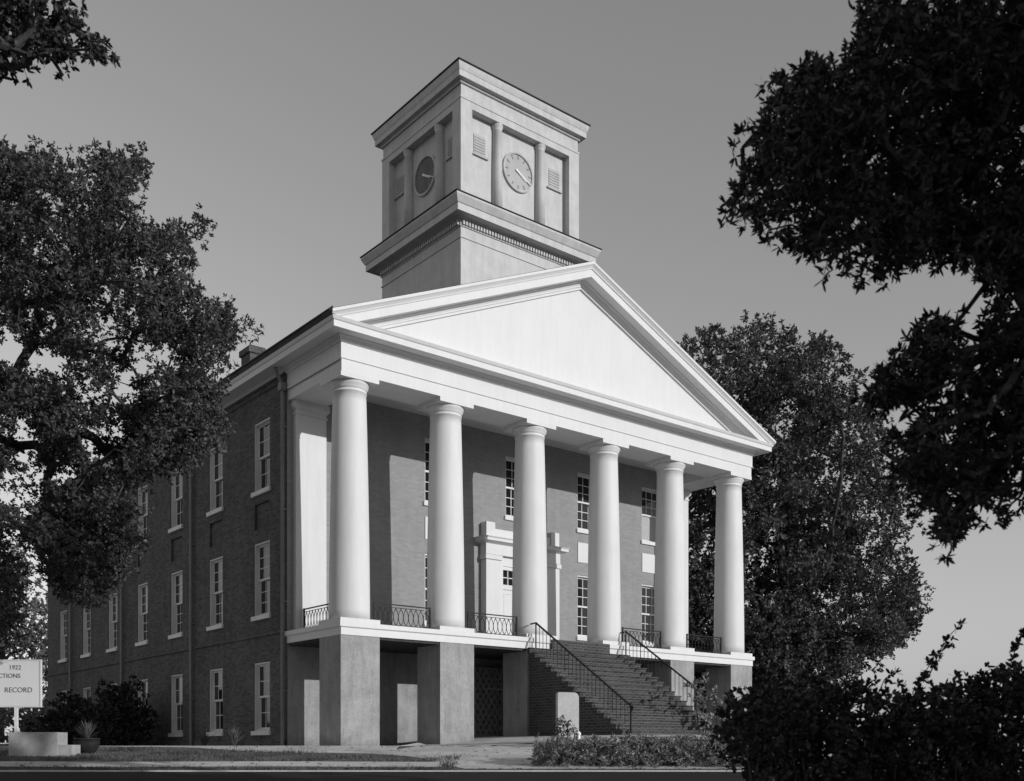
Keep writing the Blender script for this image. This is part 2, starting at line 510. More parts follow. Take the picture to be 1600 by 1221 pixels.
# door surround in the middle of the portico wall
ds = MB(); y0 = WY - .3
cx = 8.74
for s in (-1, 1):
    a, b = sorted((cx + s * 1.63, cx + s * 1.02)); ds.box(a, b, y0, WY + .02, 3.34, 6.42)
    ds.box(a - .05, b + .05, y0 - .05, WY + .02, 6.25, 6.40); ds.box(a - .05, b + .05, y0 - .05, WY + .02, 3.34, 3.6)
    a, b = sorted((cx + s * 1.62, cx + s * 1.25)); ds.box(a, b, y0, WY + .02, 7.0, 7.5)
ds.box(cx - 1.65, cx + 1.65, y0 - .02, WY + .02, 6.42, 6.78)
ds.mould(cx - 1.65, cx + 1.65, y0, WY - .01, [(0, 6.76), (.1, 6.8), (.22, 6.84), (.22, 6.92), (.26, 6.97), (0, 7.0)], 'SEW')
ds.box(cx - 1.23, cx + 1.23, y0 + .05, WY + .02, 6.99, 7.3)
ds.box(cx - 1.02, cx + 1.02, y0 + .12, WY + .02, 6.1, 6.42)
for s in (-1, 1):
    a, b = sorted((cx + s * 1.02, cx + s * .82)); ds.box(a, b, y0 + .12, WY + .02, 3.34, 6.1)
ds.box(cx - .82, cx + .82, y0 + .15, WY + .02, 5.32, 5.48); ds.box(cx - .82, cx + .82, y0 + .15, WY + .02, 5.98, 6.1)
for k in range(0, 7):
    x = cx - .82 + 1.64 * k / 6; ds.box(x - .015, x + .015, y0 + .2, WY - .05, 5.48, 5.98)
ds.box(cx - .82, cx + .82, y0 + .2, WY - .05, 5.715, 5.745)
dso = ds.build('door_surround', 'white', ch)
t = MB(); t.box(cx - .82, cx + .82, WY - .06, WY - .03, 5.48, 5.98); t.build('transom_pane', 'glass', dso)
def door_leaf(x0, x1, y):
    d = MB(); d.box(x0, x1, y, y + .05, 3.36, 5.31)
    w = x1 - x0
    for za, zb in ((3.5, 4.2), (4.3, 5.2)):
        for e in ((x0 + .07, x0 + .1), (x1 - .1, x1 - .07)): d.box(e[0], e[1], y - .012, y, za, zb)
        d.box(x0 + .1, x1 - .1, y - .012, y, za, za + .03); d.box(x0 + .1, x1 - .1, y - .012, y, zb - .03, zb)
    o = d.build('door', 'white', ch)
    k = MB(); k.tube([(x1 - .06, y - .005, 4.3), (x1 - .06, y - .06, 4.3)], .025, 8); k.build('handle', 'iron', o)
door_leaf(cx - .81, cx - .06, WY - .12)
door_leaf(cx + .1, cx + .81, WY - .12)
dk = MB(); dk.box(cx - .82, cx + .82, WY - .05, WY - .012, 3.345, 5.31); dk.build('dark_gap_sheet', 'glass', ch)  # dark sheet on the wall, standing for the unlit gap between the leaves

# piers, deck, columns
PXS = [3.255 * k for k in range(6)]
def pier(x):
    m = MB(); m.prism([(x, 0.02), (x + 1.22, 0.02), (x + 1.22, 1.2), (x, 1.2)], 'z', -.7, 3.01)
    return m
for i, x in enumerate(PXS): pier(x).build('pier', 'stucco', ch)
dkm = MB()
dkm.box(-.01, BX + .01, -.01, WY - .01, 3.0, 3.26); dkm.mould(-.01, BX + .01, -.01, WY - .01, [(0, 3.19), (.05, 3.22), (.05, 3.345), (0, 3.346)], 'SEW')
dko = dkm.build('portico_deck', 'white', ch)
bcl = MB(); bcl.box(.05, BX - .05, .05, WY - .012, 2.93, 2.998); bcl.build('void_darkening_sheet', 'bark', ch)  # dark sheet added under the deck to deepen the shade between the piers
fl = MB(); fl.box(.02, BX - .02, .02, WY - .012, 3.27, 3.347); fl.build('deck_floor', 'deck', dko)
def column(x, y):
    zb, zt = 3.47, 9.70
    prof = []
    for k in range(25):
        q = k / 24; r = .565 - .105 * (q ** 1.55)
        prof.append((r, zb + (zt - zb) * q))
    prof += [(.478, 9.705), (.478, 9.735), (.462, 9.74), (.463, 9.80), (.485, 9.805), (.485, 9.825), (.515, 9.87), (.55, 9.93), (.56, 9.975)]
    m = MB(); m.lathe(x, y, prof, 56)
    c = m.build('column', 'column', ch, smooth=True)
    a = MB(); a.box(x - .60, x + .60, y - .585, y + .59, 9.977, 10.097); a.build('abacus', 'column', c)
    p = MB(); p.box(x - .625, x + .625, y - .60, y + .62, 3.348, 3.468); p.build('plinth', 'column', c)
for x in PXS: column(x + .61, .61)
# pilasters where the side walls meet the portico
for x0 in (.2, BX - 1.2):
    m = MB(); m.box(x0, x0 + 1.0, 2.98, WY - .005, 3.35, 9.85)
    o = m.build('pilaster', 'column', ch)
    c = MB(); c.mould(x0, x0 + 1.0, 2.98, WY - .006, [(.003, 9.70), (.03, 9.71), (.03, 9.75), (.004, 9.76), (.004, 9.84), (.06, 9.9), (.08, 9.95), (.08, 10.097), (0, 10.098)], 'SEW')
    c.build('capital', 'column', o)

# entablature
en = MB()
en.box(.03, BX - .03, .03, 1.19, 10.1, 10.44)
en.box(.03, 1.19, 1.19, WY - .005, 10.1, 10.44); en.box(BX - 1.19, BX - .03, 1.19, WY - .005, 10.1, 10.44)
en.box(0, BX, 0, 1.22, 10.44, 10.99)
en.box(0, 1.22, 1.22, WY - .002, 10.44, 10.99); en.box(BX - 1.22, BX, 1.22, WY - .002, 10.44, 10.99)
en.mould(0, BX, 0, WY - .1, [(0, 10.4), (.03, 10.41), (.03, 10.47), (0, 10.475)], 'EW')
en.build('entablature', 'white', ch)
ce = MB(); ce.box(1.23, BX - 1.23, 1.23, WY - .004, 10.62, 10.68); ce.build('ceiling', 'white', ch)
fr = MB(); fr.box(-.03, .02, WY + .01, BY, 10.72, 10.93); fr.box(-.06, -.025, WY + .01, BY, 10.86, 10.93); fr.build('frieze_board', 'brick', ch)

# cornice all round, sima along the eaves
co = MB()
co.mould(0, BX, 0, BY, [(0, 10.86), (.05, 10.87), (.05, 10.93), (.11, 10.99), (.15, 11.0), (.15, 11.02), (.47, 11.02), (.47, 11.01), (.5, 11.01), (.5, 11.17), (.53, 11.19), (.56, 11.25), (.57, 11.27), (.0, 11.29)])
co.build('cornice', 'white', ch, fix=False)
for side in 'WE':
    si = MB()
    si.mould(0, BX, 0, BY, [(.30, 11.285), (.48, 11.29), (.50, 11.34), (.56, 11.40), (.60, 11.43), (.60, 11.47), (.3, 11.475)], side)
    si.build('eaves_gutter', 'pipe', ch, fix=False)

# pediment
XM, ZA, SL = BX / 2, 15.36, .425
def zr(x): return ZA - SL * abs(x - XM)
ty = MB(); zb = 11.29
xe = XM - (ZA - .55 - zb) / SL
ty.prism([(xe, zb - .02), (2 * XM - xe, zb - .02), (XM, ZA - .55)], 'y', .04, .2)
ty.build('tympanum', 'white', ch)
rk = MB()
prof = [(.0, .01), (.62, .01), (.62, -.07), (.585, -.1), (.54, -.16), (.53, -.2), (.50, -.2), (.50, -.44), (.47, -.44), (.47, -.425), (.17, -.425), (.17, -.455), (.12, -.47), (.07, -.56), (.07, -.6), (.035, -.6), (.035, -.68), (-.06, -.68)]
for (o1, h1), (o2, h2) in zip(prof[:-1], prof[1:]):
    for sgn in (-1, 1):
        def edge(o, h):
            reach = XM + .60 if h > -.22 else XM + .0
            z_end = ZA + h - SL * reach
            if z_end < 11.285: reach = (ZA + h - 11.285) / SL
            return (XM + sgn * reach, -o, ZA + h - SL * reach), (XM, -o, ZA + h)
        a, b = edge(o1, h1), edge(o2, h2)
        rk.quad(a[0], a[1], b[1], b[0])
rk.build('raking_cornice', 'white', ch)
rf = MB()
for sgn in (-1, 1):
    xo = XM + sgn * (XM + .66)
    z0 = ZA - SL * (XM + .66)
    vs = [(XM, -.52, ZA + .015), (xo, -.52, z0 + .015), (xo, BY + .6, z0 + .015), (XM, BY + .6, ZA + .015)]
    top = [(x, y, z + .03) for x, y, z in vs]
    rf.add(vs + top, [(0, 1, 2, 3), (4, 7, 6, 5), (0, 4, 5, 1), (1, 5, 6, 2), (2, 6, 7, 3)])
rfo = rf.build('roof', 'roof', ch)
bg = MB(); bg.prism([(0, 10.9), (BX, 10.9), (BX, 11.5), (XM, ZA - .08), (0, 11.5)], 'y', BY - .25, BY - .02); bg.build('rear_gable', 'brick', ch)
cm = MB(); cm.box(1.5, 2.15, 8.9, 9.6, 11.7, 13.75); cm.mould(1.5, 2.15, 8.9, 9.6, [(0, 13.55), (.06, 13.58), (.06, 13.78), (0, 13.8)]); cm.box(1.55, 2.1, 8.95, 9.55, 13.7, 13.86)
cm.build('chimney', 'brick', rfo)

# clock tower
TX0, TX1, TY0, TY1 = 6.06, 11.30, 2.85, 7.68
tm = (TX0 + TX1) / 2; tn = (TY0 + TY1) / 2
tb = MB()
tb.box(TX0, TX1, TY0, TY1, 12.6, 17.3)
for z, w in ((16.62, .05),):
    tb.mould(TX0, TX1, TY0, TY1, [(0, z), (.03, z + .01), (.03, z + w), (0, z + w + .01)])
tb.mould(TX0, TX1, TY0, TY1, [(0, 16.98), (.04, 16.99), (.04, 17.02), (0, 17.03)])
tw = tb.build('clock_tower', 'tower', ch)
tc = MB()
tc.mould(TX0, TX1, TY0, TY1, [(0, 17.0), (.03, 17.01), (.03, 17.19), (.13, 17.2), (.17, 17.24), (.40, 17.25), (.40, 17.24), (.43, 17.24), (.43, 17.46), (.46, 17.48), (.49, 17.54), (.54, 17.64), (.56, 17.68), (.56, 17.74), (0, 17.84)])
tc.build('lower_cornice', 'tower', tw, fix=False)
tl = MB(); tl.mould(TX0, TX1, TY0, TY1, [(.5, 17.752), (.59, 17.752), (.59, 17.78), (.0, 17.88)]); tl.build('cornice_flashing', 'roof', tw, fix=False)
dn = MB(); n = 44
for k in range(n):
    x = TX0 - .0 + (TX1 - TX0) * (k + .5) / n; dn.box(x - .034, x + .034, TY0 - .11, TY0 - .02, 17.03, 17.19)
n2 = 40
for k in range(n2):
    y = TY0 + (TY1 - TY0) * (k + .5) / n2; dn.box(TX0 - .11, TX0 - .02, y - .034, y + .034, 17.03, 17.19)
dn.build('dentils', 'tower', tw)
# belfry stage: recessed panels between corner piers
bf = MB(); zb, zt = 17.75, 20.98; rc = .27; cw = .47
bf.box(TX0 + rc, TX1 - rc, TY0 + rc, TY1 - rc, zb, zt)
for xa in (TX0, TX1 - cw):
    for ya in (TY0, TY1 - cw): bf.box(xa, xa + cw, ya, ya + cw, zb, zt)
bf.box(TX0, TX1, TY0, TY1, zt, 21.28)
bf.box(TX0 + .03, TX1 - .03, TY0 + .03, TY1 - .03, 21.28, 21.9)
bf.mould(TX0, TX1, TY0, TY1, [(-.03, 21.2), (.02, 21.21), (.02, 21.27), (-.03, 21.28)])
bf.build('belfry', 'tower', tw)
tr = MB()
tr.mould(TX0, TX1, TY0, TY1, [(0, 21.68), (.03, 21.70), (.05, 21.76), (.19, 21.77), (.19, 21.96), (.21, 21.99), (.24, 22.08), (.26, 22.16), (.26, 22.2), (0, 22.22)])
tr.build('upper_cornice', 'tower', tw, fix=False)
tf = MB()
tf.mould(TX0, TX1, TY0, TY1, [(.2, 22.205), (.30, 22.205), (.30, 22.24), (-1.2, 22.36)])
tf.quad((TX0 + 1.2, TY0 + 1.2, 22.36), (TX1 - 1.2, TY0 + 1.2, 22.36), (TX1 - 1.2, TY1 - 1.2, 22.36), (TX0 + 1.2, TY1 - 1.2, 22.36))
tf.build('tower_roof', 'roof', tw, fix=False)
tp = [(.185, zb), (.175, 19.5), (.155, 20.76), (.165, 20.77), (.165, 20.80), (.157, 20.81), (.19, 20.88), (.20, 20.91), (.20, zt)]
for s in (-1, 1):
    m = MB(); m.lathe(tm + s * .95, TY0 + .2, tp, 24); m.build('tower_column', 'tower', tw, smooth=True)
    m = MB(); m.lathe(TX0 + .2, tn + s * .95, tp, 24); m.build('tower_column', 'tower', tw, smooth=True)
def clock(P, dial):
    """P(u, v, d): u along the face, v height, d outwards from the recess"""
    n = 48; r = .62
    d = MB(); d.add([P(r * math.cos(2 * math.pi * k / n), r * math.sin(2 * math.pi * k / n), .03) for k in range(n)], [tuple(range(n))]); d.build('clock_face', dial, tw, fix=False)
    g = MB()
    prof = [(r - .02, 0), (r - .02, .07), (r + .02, .085), (r + .055, .07), (r + .055, 0)]
    for (r1, e1), (r2, e2) in zip(prof[:-1], prof[1:]):
        for k in range(n):
            a, b = 2 * math.pi * k / n, 2 * math.pi * (k + 1) / n
            g.quad(P(r1 * math.cos(a), r1 * math.sin(a), e1), P(r1 * math.cos(b), r1 * math.sin(b), e1), P(r2 * math.cos(b), r2 * math.sin(b), e2), P(r2 * math.cos(a), r2 * math.sin(a), e2))
    g.build('clock_rim', 'tower', tw)
    for k in range(12):
        k_ = MB(); a = 2 * math.pi * k / 12; ca, sa = math.cos(a), math.sin(a); w = .022
        k_.quad(P(.44 * ca - w * sa, .44 * sa + w * ca, .038), P(.58 * ca - w * sa, .58 * sa + w * ca, .038), P(.58 * ca + w * sa, .58 * sa - w * ca, .038), P(.44 * ca + w * sa, .44 * sa - w * ca, .038))
        k_.build('hour_mark', 'letter', tw, fix=False)
    for a, L, w, e in ((R(-33), .40, .045, .06), (R(-27), .60, .032, .075)):
        h = MB(); ca, sa = math.cos(a), math.sin(a); q = -.13
        top = [P(q * ca - w * sa, q * sa + w * ca, e), P(L * ca - w * .3 * sa, L * sa + w * .3 * ca, e), P(L * ca + w * .3 * sa, L * sa - w * .3 * ca, e), P(q * ca + w * sa, q * sa - w * ca, e)]
        bot = [P(q * ca - w * sa, q * sa + w * ca, e - .012), P(L * ca - w * .3 * sa, L * sa + w * .3 * ca, e - .012), P(L * ca + w * .3 * sa, L * sa - w * .3 * ca, e - .012), P(q * ca + w * sa, q * sa - w * ca, e - .012)]
        h.add(top + bot, [(0, 1, 2, 3), (7, 6, 5, 4), (0, 4, 5, 1), (1, 5, 6, 2), (2, 6, 7, 3), (3, 7, 4, 0)])
        h.build('clock_hand', 'signwhite', tw)
CZ = 19.75
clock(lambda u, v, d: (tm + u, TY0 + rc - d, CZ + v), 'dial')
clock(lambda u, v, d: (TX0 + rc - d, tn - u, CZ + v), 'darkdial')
def louvre(P):
    m = MB(); w, h = .24, .34
    def bx(u0, u1, v0, v1, e0, e1):
        vs = [P(u, v, e) for e in (e0, e1) for (u, v) in ((u0, v0), (u1, v0), (u1, v1), (u0, v1))]
        m.add(vs, [(0, 3, 2, 1), (4, 5, 6, 7), (0, 1, 5, 4), (1, 2, 6, 5), (2, 3, 7, 6), (3, 0, 4, 7)])
    bx(-w - .1, w + .1, -h - .05, -h, 0, .07)
    for k in range(7):
        z = -h + .02 + 2 * (h - .02) * k / 7; bx(-w, w, z, z + .05, 0, .028)
    bx(-w, w, -h, h, 0, .012)
    m.build('louvre', 'dial', tw)
for s in (-1, 1):
    louvre(lambda u, v, d, s=s: (tm + s * 1.66 + u, TY0 + rc - d, 20.08 + v))
    louvre(lambda u, v, d, s=s: (TX0 + rc - d, tn + s * 1.58 - u, 20.08 + v))

# iron railings between the columns
def railing(a, b):
    a = Vector(a); b = Vector(b); L = (b - a).length; d = (b - a) / L
    m = MB(); z0, z1 = 3.40, 4.0
    up = Vector((0, 0, 1))
    m.bar(a + up * z1, b + up * z1, .05, .03); m.bar(a + up * (z0 + .02), b + up * (z0 + .02), .035, .025)
    m.bar(a + up * (z1 - .08), b + up * (z1 - .08), .02, .016)
    for p in (a, b): m.bar(p + up * 3.35, p + up * (z1 + .03), .045)
    n = max(4, round(L / .17)); s = L / n; run = 1.25
    for k in range(-2, n + 1):
        for sg in (1, -1):
            q0, q1 = k * s, (k + run) * s
            if sg < 0: q0, q1 = q1, q0
            pts = []
            for j in range(7):
                w = j / 6; q = q0 + (q1 - q0) * w + .03 * math.sin(w * 2 * math.pi) * sg
                if 0 <= q <= L: pts.append(a + d * q + up * (z0 + (z1 - .08 - z0) * w))
            if len(pts) > 1: m.tube(pts, .0105, 5, False)
    return m.build('iron_railing', 'iron', ch, fix=False)
for k in (0, 1, 3, 4):
    railing((PXS[k] + 1.3, .42, 0), (PXS[k + 1] - .08, .42, 0))
railing((.42, 1.3, 0), (.42, 2.9, 0))
railing((BX - .42, 1.3, 0), (BX - .42, 2.9, 0))

# brick stairs with iron handrails
SX0, SX1 = 6.52, 10.88
n = 17; zt, zb = 3.03, .30; run = 4.25; rise = (zt - zb) / n; go = run / n
poly = [(-.02, -.5), (-.02, zt)]
y = -.10
poly.append((y, zt))
for k in range(n):
    z = zt - rise * (k + 1); poly += [(y, z)]
    y -= go
    if k < n - 1: poly += [(y, z)]
poly += [(y, zb), (y, -.5)]
st = MB()
prev = None
P_ = [(-.10, zt)]
yy = -.10
for k in range(n):
    # each step: a full-width block with a slightly overhanging tread
    z1 = zt - rise * k; y1 = -.02 - .0; 
    st.box(SX0, SX1, yy - go * 0 - .0, -.025 if k == 0 else yy + go * 1.0, z1 - rise if k < n - 1 else zb - .4, z1 - .035) if k == 0 else st.box(SX0, SX1, yy, yy + go, zb - .45, z1 - .035)
    yy -= go
sto = st.build('stairs', 'stairbrick', ch)
stt = MB(); yy = -.10
for k in range(n):
    z1 = zt - rise * k
    stt.box(SX0 - .015, SX1 + .015, yy - .03, (yy + go if k else -.03) - .003, z1 - .035, z1)
    yy -= go
stt.build('treads', 'stairbrick', sto)
ut = MB(); ut.box(7.44, 9.94, -.12, -.062, zt + .003, 3.34); ut.build('upper_step', 'stairbrick', sto)
def handrail(x, s):
    m = MB()
    p0, p1 = (x, -.14, 3.80), (x, -4.15, 1.16)
    m.bar(p0, p1, .055, .04)
    m.tube([(x, -.14, zt), (x, -.14, 3.82)], .022, 8)
    m.bar(p0, (x, .12, 3.78), .05, .035)
    q = p1[2]
    m.tube([p1, (x, -4.24, 1.13), (x, -4.3, 1.06), (x, -4.3, .98)], .026, 8)
    for k in range(1, 24):
        w = k / 24; yb = p0[1] + (p1[1] - p0[1]) * w; zt_ = p0[2] + (p1[2] - p0[2]) * w
        kk = max(0, math.floor((-.10 - yb) / go)); zfoot = zt - rise * min(n - 1, max(0, kk)) if True else 0
        m.tube([(x, yb, zfoot), (x, yb, zt_ - .01)], .0095 if k % 4 else .014, 5, False)
    o = m.build('handrail', 'iron', ch, fix=False)
    w = MB(); w.lathe(x, -4.22, [(.06, .25), (.06, .36), (.035, .4), (.03, 1.05), (.05, 1.1), (.03, 1.2), (.0, 1.22)], 12)
    w.build('newel', 'iron', o, smooth=True)
handrail(6.74, 1); handrail(10.66, -1)
# made-up grid of pale blocks standing for sun flecks behind the stairs
ps = MB(); pz = .05; row = 0
ps.box(6.55, 6.64, 2.96, 3.08, -.1, 2.66); ps.box(10.6, 10.69, 2.96, 3.08, -.1, 2.66)
while pz < 2.6:
    for k in range(17):
        x = 6.66 + .24 * k + (.12 if row % 2 else 0)
        if x + .14 < 10.6: ps.box(x, x + .14, 2.97, 3.07, pz, pz + .115)
    ps.box(6.64, 10.6, 2.98, 3.06, pz + .115, pz + .172)
    pz += .172; row += 1
ps.build('sun_fleck_grid', 'sunfleck', ch, fix=False)

# rain pipes on the side wall
for yp in (3.24, 10.12, 17.22, 24.05):
    m = MB(); m.tube([(-.1, yp, -.1), (-.1, yp, 10.55), (-.28, yp, 10.85), (-.33, yp, 11.0)], .055, 10)
    m.box(-.2, -.02, yp - .1, yp + .1, 10.38, 10.6)
    for z in (1.6, 4.2, 6.9, 9.3): m.box(-.12, .02, yp - .075, yp + .075, z, z + .04)
    m.build('rain_pipe', 'pipe', ch)

# ------------------------------------------------------------------ small things by the building
def text_mesh(s, size, mat, parent, loc, rot, name):
    c = bpy.data.curves.new(name, 'FONT'); c.body = s; c.size = size; c.extrude = .004; c.align_x = 'LEFT'
    o = bpy.data.objects.new(name, c); COL.objects.link(o)
    dg = bpy.context.evaluated_depsgraph_get()
    me = bpy.data.meshes.new_from_object(o.evaluated_get(dg))
    COL.objects.unlink(o); bpy.data.objects.remove(o)
    q = link(name, me, mat, parent); q.location = loc; q.rotation_euler = rot
    return q

# white notice sign: faces the camera side
sp = at(31, 1067, 25.0)
yaw = math.atan2(RD[1], RD[0])
sg = thing('notice_sign', 'white notice board with dark lettering on a post behind a stone block', 'sign', (sp[0], sp[1], float(zg(sp[0], sp[1]))))
sg.rotation_euler = (0, 0, yaw)
gz = float(zg(sp[0], sp[1]))
pxm = 25 / F_PX
def sv(v): return EZ + (YH - v) * pxm - gz
b = MB(); b.box(-1.35, 32 * pxm, -.03, .03, sv(1103), sv(1033)); b.build('board', 'signwhite', sg)
b = MB(); b.box(-1.39, 32 * pxm + .03, -.04, .04, sv(1033) , sv(1031)); b.box(-1.39, 32 * pxm + .03, -.04, .04, sv(1105.5), sv(1103.2)); b.box(32 * pxm + .001, 32 * pxm + .03, -.04, .04, sv(1103.1), sv(1033.1)); b.build('frame', 'trim', sg)
b = MB(); b.box(-8 * pxm, -3 * pxm, -.025, .025, 0, sv(1106)); b.box(-1.0, -1.0 + 5 * pxm, -.025, .025, 0, sv(1106)); b.build('post', 'signwhite', sg)
for s, size, u, v in (('1922', .15, 15, 1046.5), ('CTIONS', .15, -2, 1059.5), ('RECORD', .17, 8, 1082)):
    text_mesh(s, size, 'letter', sg, ((u - 31) * pxm, -.034, sv(v)), (R(90), 0, 0), 'lettering')

# stone block with a lower step
bp = at(52, 1180, 24.6)
sb = thing('stone_block', 'low grey stone block with a lower step at its right end', 'stone block', (bp[0], bp[1], float(zg(bp[0], bp[1]))))
sb.rotation_euler = (0, 0, yaw)
k = 24.6 / F_PX
b = MB(); b.box(-38 * k, 38 * k, -.02, .55, -.3, .57); b.build('block', 'stone', sb)
b = MB(); b.box(38 * k + .002, 60 * k, 0, .5, -.3, .27); b.build('step', 'stone', sb)

# tablet in front of the stair
tp_ = at(886.5, 1150, 27.0)
tz = float(zg(tp_[0], tp_[1]))
tbm = MB(); w = .31; h = 1.36; pts = [(-w, -.2), (w, -.2), (w, h - .14)] + [(w - .14 + .14 * math.cos(a), h - .14 + .14 * math.sin(a)) for a in np.linspace(.2, math.pi / 2, 5)] + [(-w + .04, h), (-w, h - .03)]
tbm.prism(pts, 'y', -.06, .06)
tb_ = tbm.build('stone_tablet', 'tablet')
tb_.location = (tp_[0], tp_[1], tz); tb_.rotation_euler = (0, 0, R(-14))
tag(tb_, 'pale upright stone tablet with a rounded corner, left of the brick stairs', 'tablet')
pp = at(903.5, 1150, 26.6); pz0 = float(zg(pp[0], pp[1]))
m = MB(); m.lathe(0, 0, [(.055, -.2), (.055, .30), (.07, .31), (.07, .36), (.03, .4)], 14)
c_ = np.array([at(u, v, 26.4 + .03 * (u % 5 - 2)) for u, v in [(872, 1128), (880, 1124), (888, 1130), (876, 1136), (886, 1138), (895, 1140), (870, 1142), (868, 1134), (880, 1132), (890, 1146), (876, 1146), (884, 1148), (899, 1148), (868, 1150)]])
shrub_late = c_
o = m.build('marker_post', 'signwhite'); o.location = (pp[0], pp[1], pz0); tag(o, 'short white marker post at the foot of the stone tablet', 'post')

# ------------------------------------------------------------------ foliage
rng = np.random.default_rng(7)

def unit(a): return a / np.maximum(np.linalg.norm(a, axis=-1, keepdims=True), 1e-9)

def leaves_mesh(name, C, Rr, per, L, W, mat, parent, up=.25, twig=.5, tw=None, extra=None, oval=False):
    """sprays of leaf-shaped faces: C cluster centres, Rr radii, per leaves each"""
    C = np.asarray(C, float); Rr = np.asarray(Rr, float)
    per = np.broadcast_to(np.asarray(per), (len(C),)).astype(int)
    idx = np.repeat(np.arange(len(C)), per)
    N = len(idx)
    nt_ = np.maximum(1, per // 9)
    off = np.concatenate([[0], np.cumsum(nt_)])
    tw_c = np.repeat(np.arange(len(C)), nt_)
    d = unit(rng.normal(size=(len(tw_c), 3)) + np.array([0, 0, up]))
    r = Rr[tw_c] * rng.random(len(tw_c)) ** .45
    tb0 = C[tw_c] + unit(rng.normal(size=(len(tw_c), 3))) * r[:, None] * .75
    tdir = unit(.7 * unit(tb0 - C[tw_c] + 1e-6) + .8 * d)
    tl = (Rr[tw_c] * twig * rng.uniform(.5, 1.1, len(tw_c)))
    ti = off[idx] + (rng.random(N) * nt_[idx]).astype(int)
    s = rng.random(N) ** .6
    base = tb0[ti] + tdir[ti] * (s * tl[ti])[:, None]
    ld = unit(tdir[ti] * .55 + unit(rng.normal(size=(N, 3))) * .8 + np.array([0, 0, up * .4]))
    ll = L * rng.uniform(.5, 1.35, N); ww = W * rng.uniform(.7, 1.2, N)
    side = unit(np.cross(ld, unit(rng.normal(size=(N, 3)) + np.array([0, 0, .8]))))
    nrm = np.cross(side, ld)
    shape = [(0, 0, 0), (.28, .85, .1), (.68, .9, .1), (1, 0, -.1), (.68, -.9, .1), (.28, -.85, .1)] if oval else [(0, 0, 0), (.5, 1, .24), (1, 0, -.16), (.5, -1, .24)]
    K = len(shape)
    v = np.empty((N, K, 3))
    for q, (a, b, c) in enumerate(shape):
        v[:, q] = base + ld * (ll * a)[:, None] + side * (ww * .5 * b)[:, None] + nrm * (ww * .5 * c)[:, None]
    mb = extra or MB()
    if tw:
        for i in range(len(tb0)):
            if rng.random() > .5: continue
            a = tb0[i] - tdir[i] * tl[i] * .4; b = tb0[i] + tdir[i] * tl[i] * .95
            mb.tube([a, (a + b) / 2, b], [tw, tw * .8, tw * .4], 3, False)
    V = v.reshape(-1, 3)
    F = np.arange(N * K, dtype=np.int32); S = np.arange(0, N * K, K, dtype=np.int32)
    if mb.v:
        V = np.concatenate([V, np.array([tuple(p) for p in mb.v])])
        q = np.array([f for f in mb.f if len(f) == 4], dtype=np.int32)
        S = np.concatenate([S, len(F) + 4 * np.arange(len(q), dtype=np.int32)])
        F = np.concatenate([F, (q + N * K).reshape(-1)])
    n = len(S)
    me = bpy.data.meshes.new(name)
    me.vertices.add(len(V)); me.vertices.foreach_set('co', V.astype(np.float32).reshape(-1))
    me.loops.add(len(F)); me.loops.foreach_set('vertex_index', F)
    me.polygons.add(n); me.polygons.foreach_set('loop_start', S)
    me.materials.append(M[mat]); me.materials.append(M['bark'])
    mi = np.zeros(n, np.int32); mi[N:] = 1; me.polygons.foreach_set('material_index', mi)
    me.update(calc_edges=True); me.validate()
    return link(name, me, mat, parent)

def in_poly(P, poly):
    x, y = P[:, 0], P[:, 1]; c = np.zeros(len(P), bool); n = len(poly); j = n - 1
    for i in range(n):
        xi, yi = poly[i]; xj, yj = poly[j]
        hit = ((yi > y) != (yj > y)) & (x < (xj - xi) * (y - yi) / (yj - yi + 1e-12) + xi)
        c ^= hit; j = i
    return c

def fill(poly, n, depth, spread, holes=(), margin=0):
    """random points inside an outline at a real distance, spread through real depth"""
    poly = np.array(poly, float); lo, hi = poly.min(0), poly.max(0); out = []
    while len(out) < n:
        P = lo + rng.random((n * 3, 2)) * (hi - lo); ok = in_poly(P, poly)
        for hx, hy, hr in holes: ok &= ((P[:, 0] - hx) ** 2 + (P[:, 1] - hy) ** 2 > hr * hr)
        out += list(P[ok])
    out = out[:n]
    return np.array([at(u, v, depth + rng.uniform(-spread, spread)) for u, v in out])

def limbs(trunk, rt, C, rmin, name, parent, n=7, sag=.04, keep=1.0):
    """trunk polyline + limbs growing to every cluster centre, tapered by what they carry"""
    nodes = [np.array(p, float) for p in trunk]; par = [-1] + list(range(len(trunk) - 1)); load = [0.0] * len(trunk)
    C = np.asarray(C); top = nodes[-1]
    order = np.argsort(np.linalg.norm(C - top, axis=1))
    start = len(trunk) // 2
    for ci in order:
        if rng.random() > keep: continue
        c = C[ci]; A = np.array(nodes[start:]); dd = np.linalg.norm(A - c, axis=1) + .25 * np.linalg.norm(A - top, axis=1)
        b = int(np.argmin(dd)) + start; p = nodes[b]; L = np.linalg.norm(c - p); m = max(2, int(L / 1.0) + 1); prev = b
        side = rng.normal(size=3) * .07 * L
        for q in range(1, m + 1):
            t = q / m; pt = p + (c - p) * t + side * math.sin(math.pi * t) + np.array([0, 0, sag * L * math.sin(math.pi * t)])
            nodes.append(pt); par.append(prev); load.append(0.0); prev = len(nodes) - 1
        k = prev
        while k != -1: load[k] += 1; k = par[k]
    tot = max(load)
    mb = MB()
    rad = [max(rmin, rt * .62 * (l / tot) ** .5) for l in load]
    mb.tube(nodes[:len(trunk)], [rt * (1 - .4 * i / (len(trunk) - 1)) for i in range(len(trunk))], 12)
    for i in range(len(trunk), len(nodes)):
        mb.tube([nodes[par[i]], nodes[i]], [min(rad[par[i]], rad[i] * 1.3), rad[i]], 4 if rad[i] < .03 else 7, False)
    return mb.build(name, 'bark', parent, fix=False)

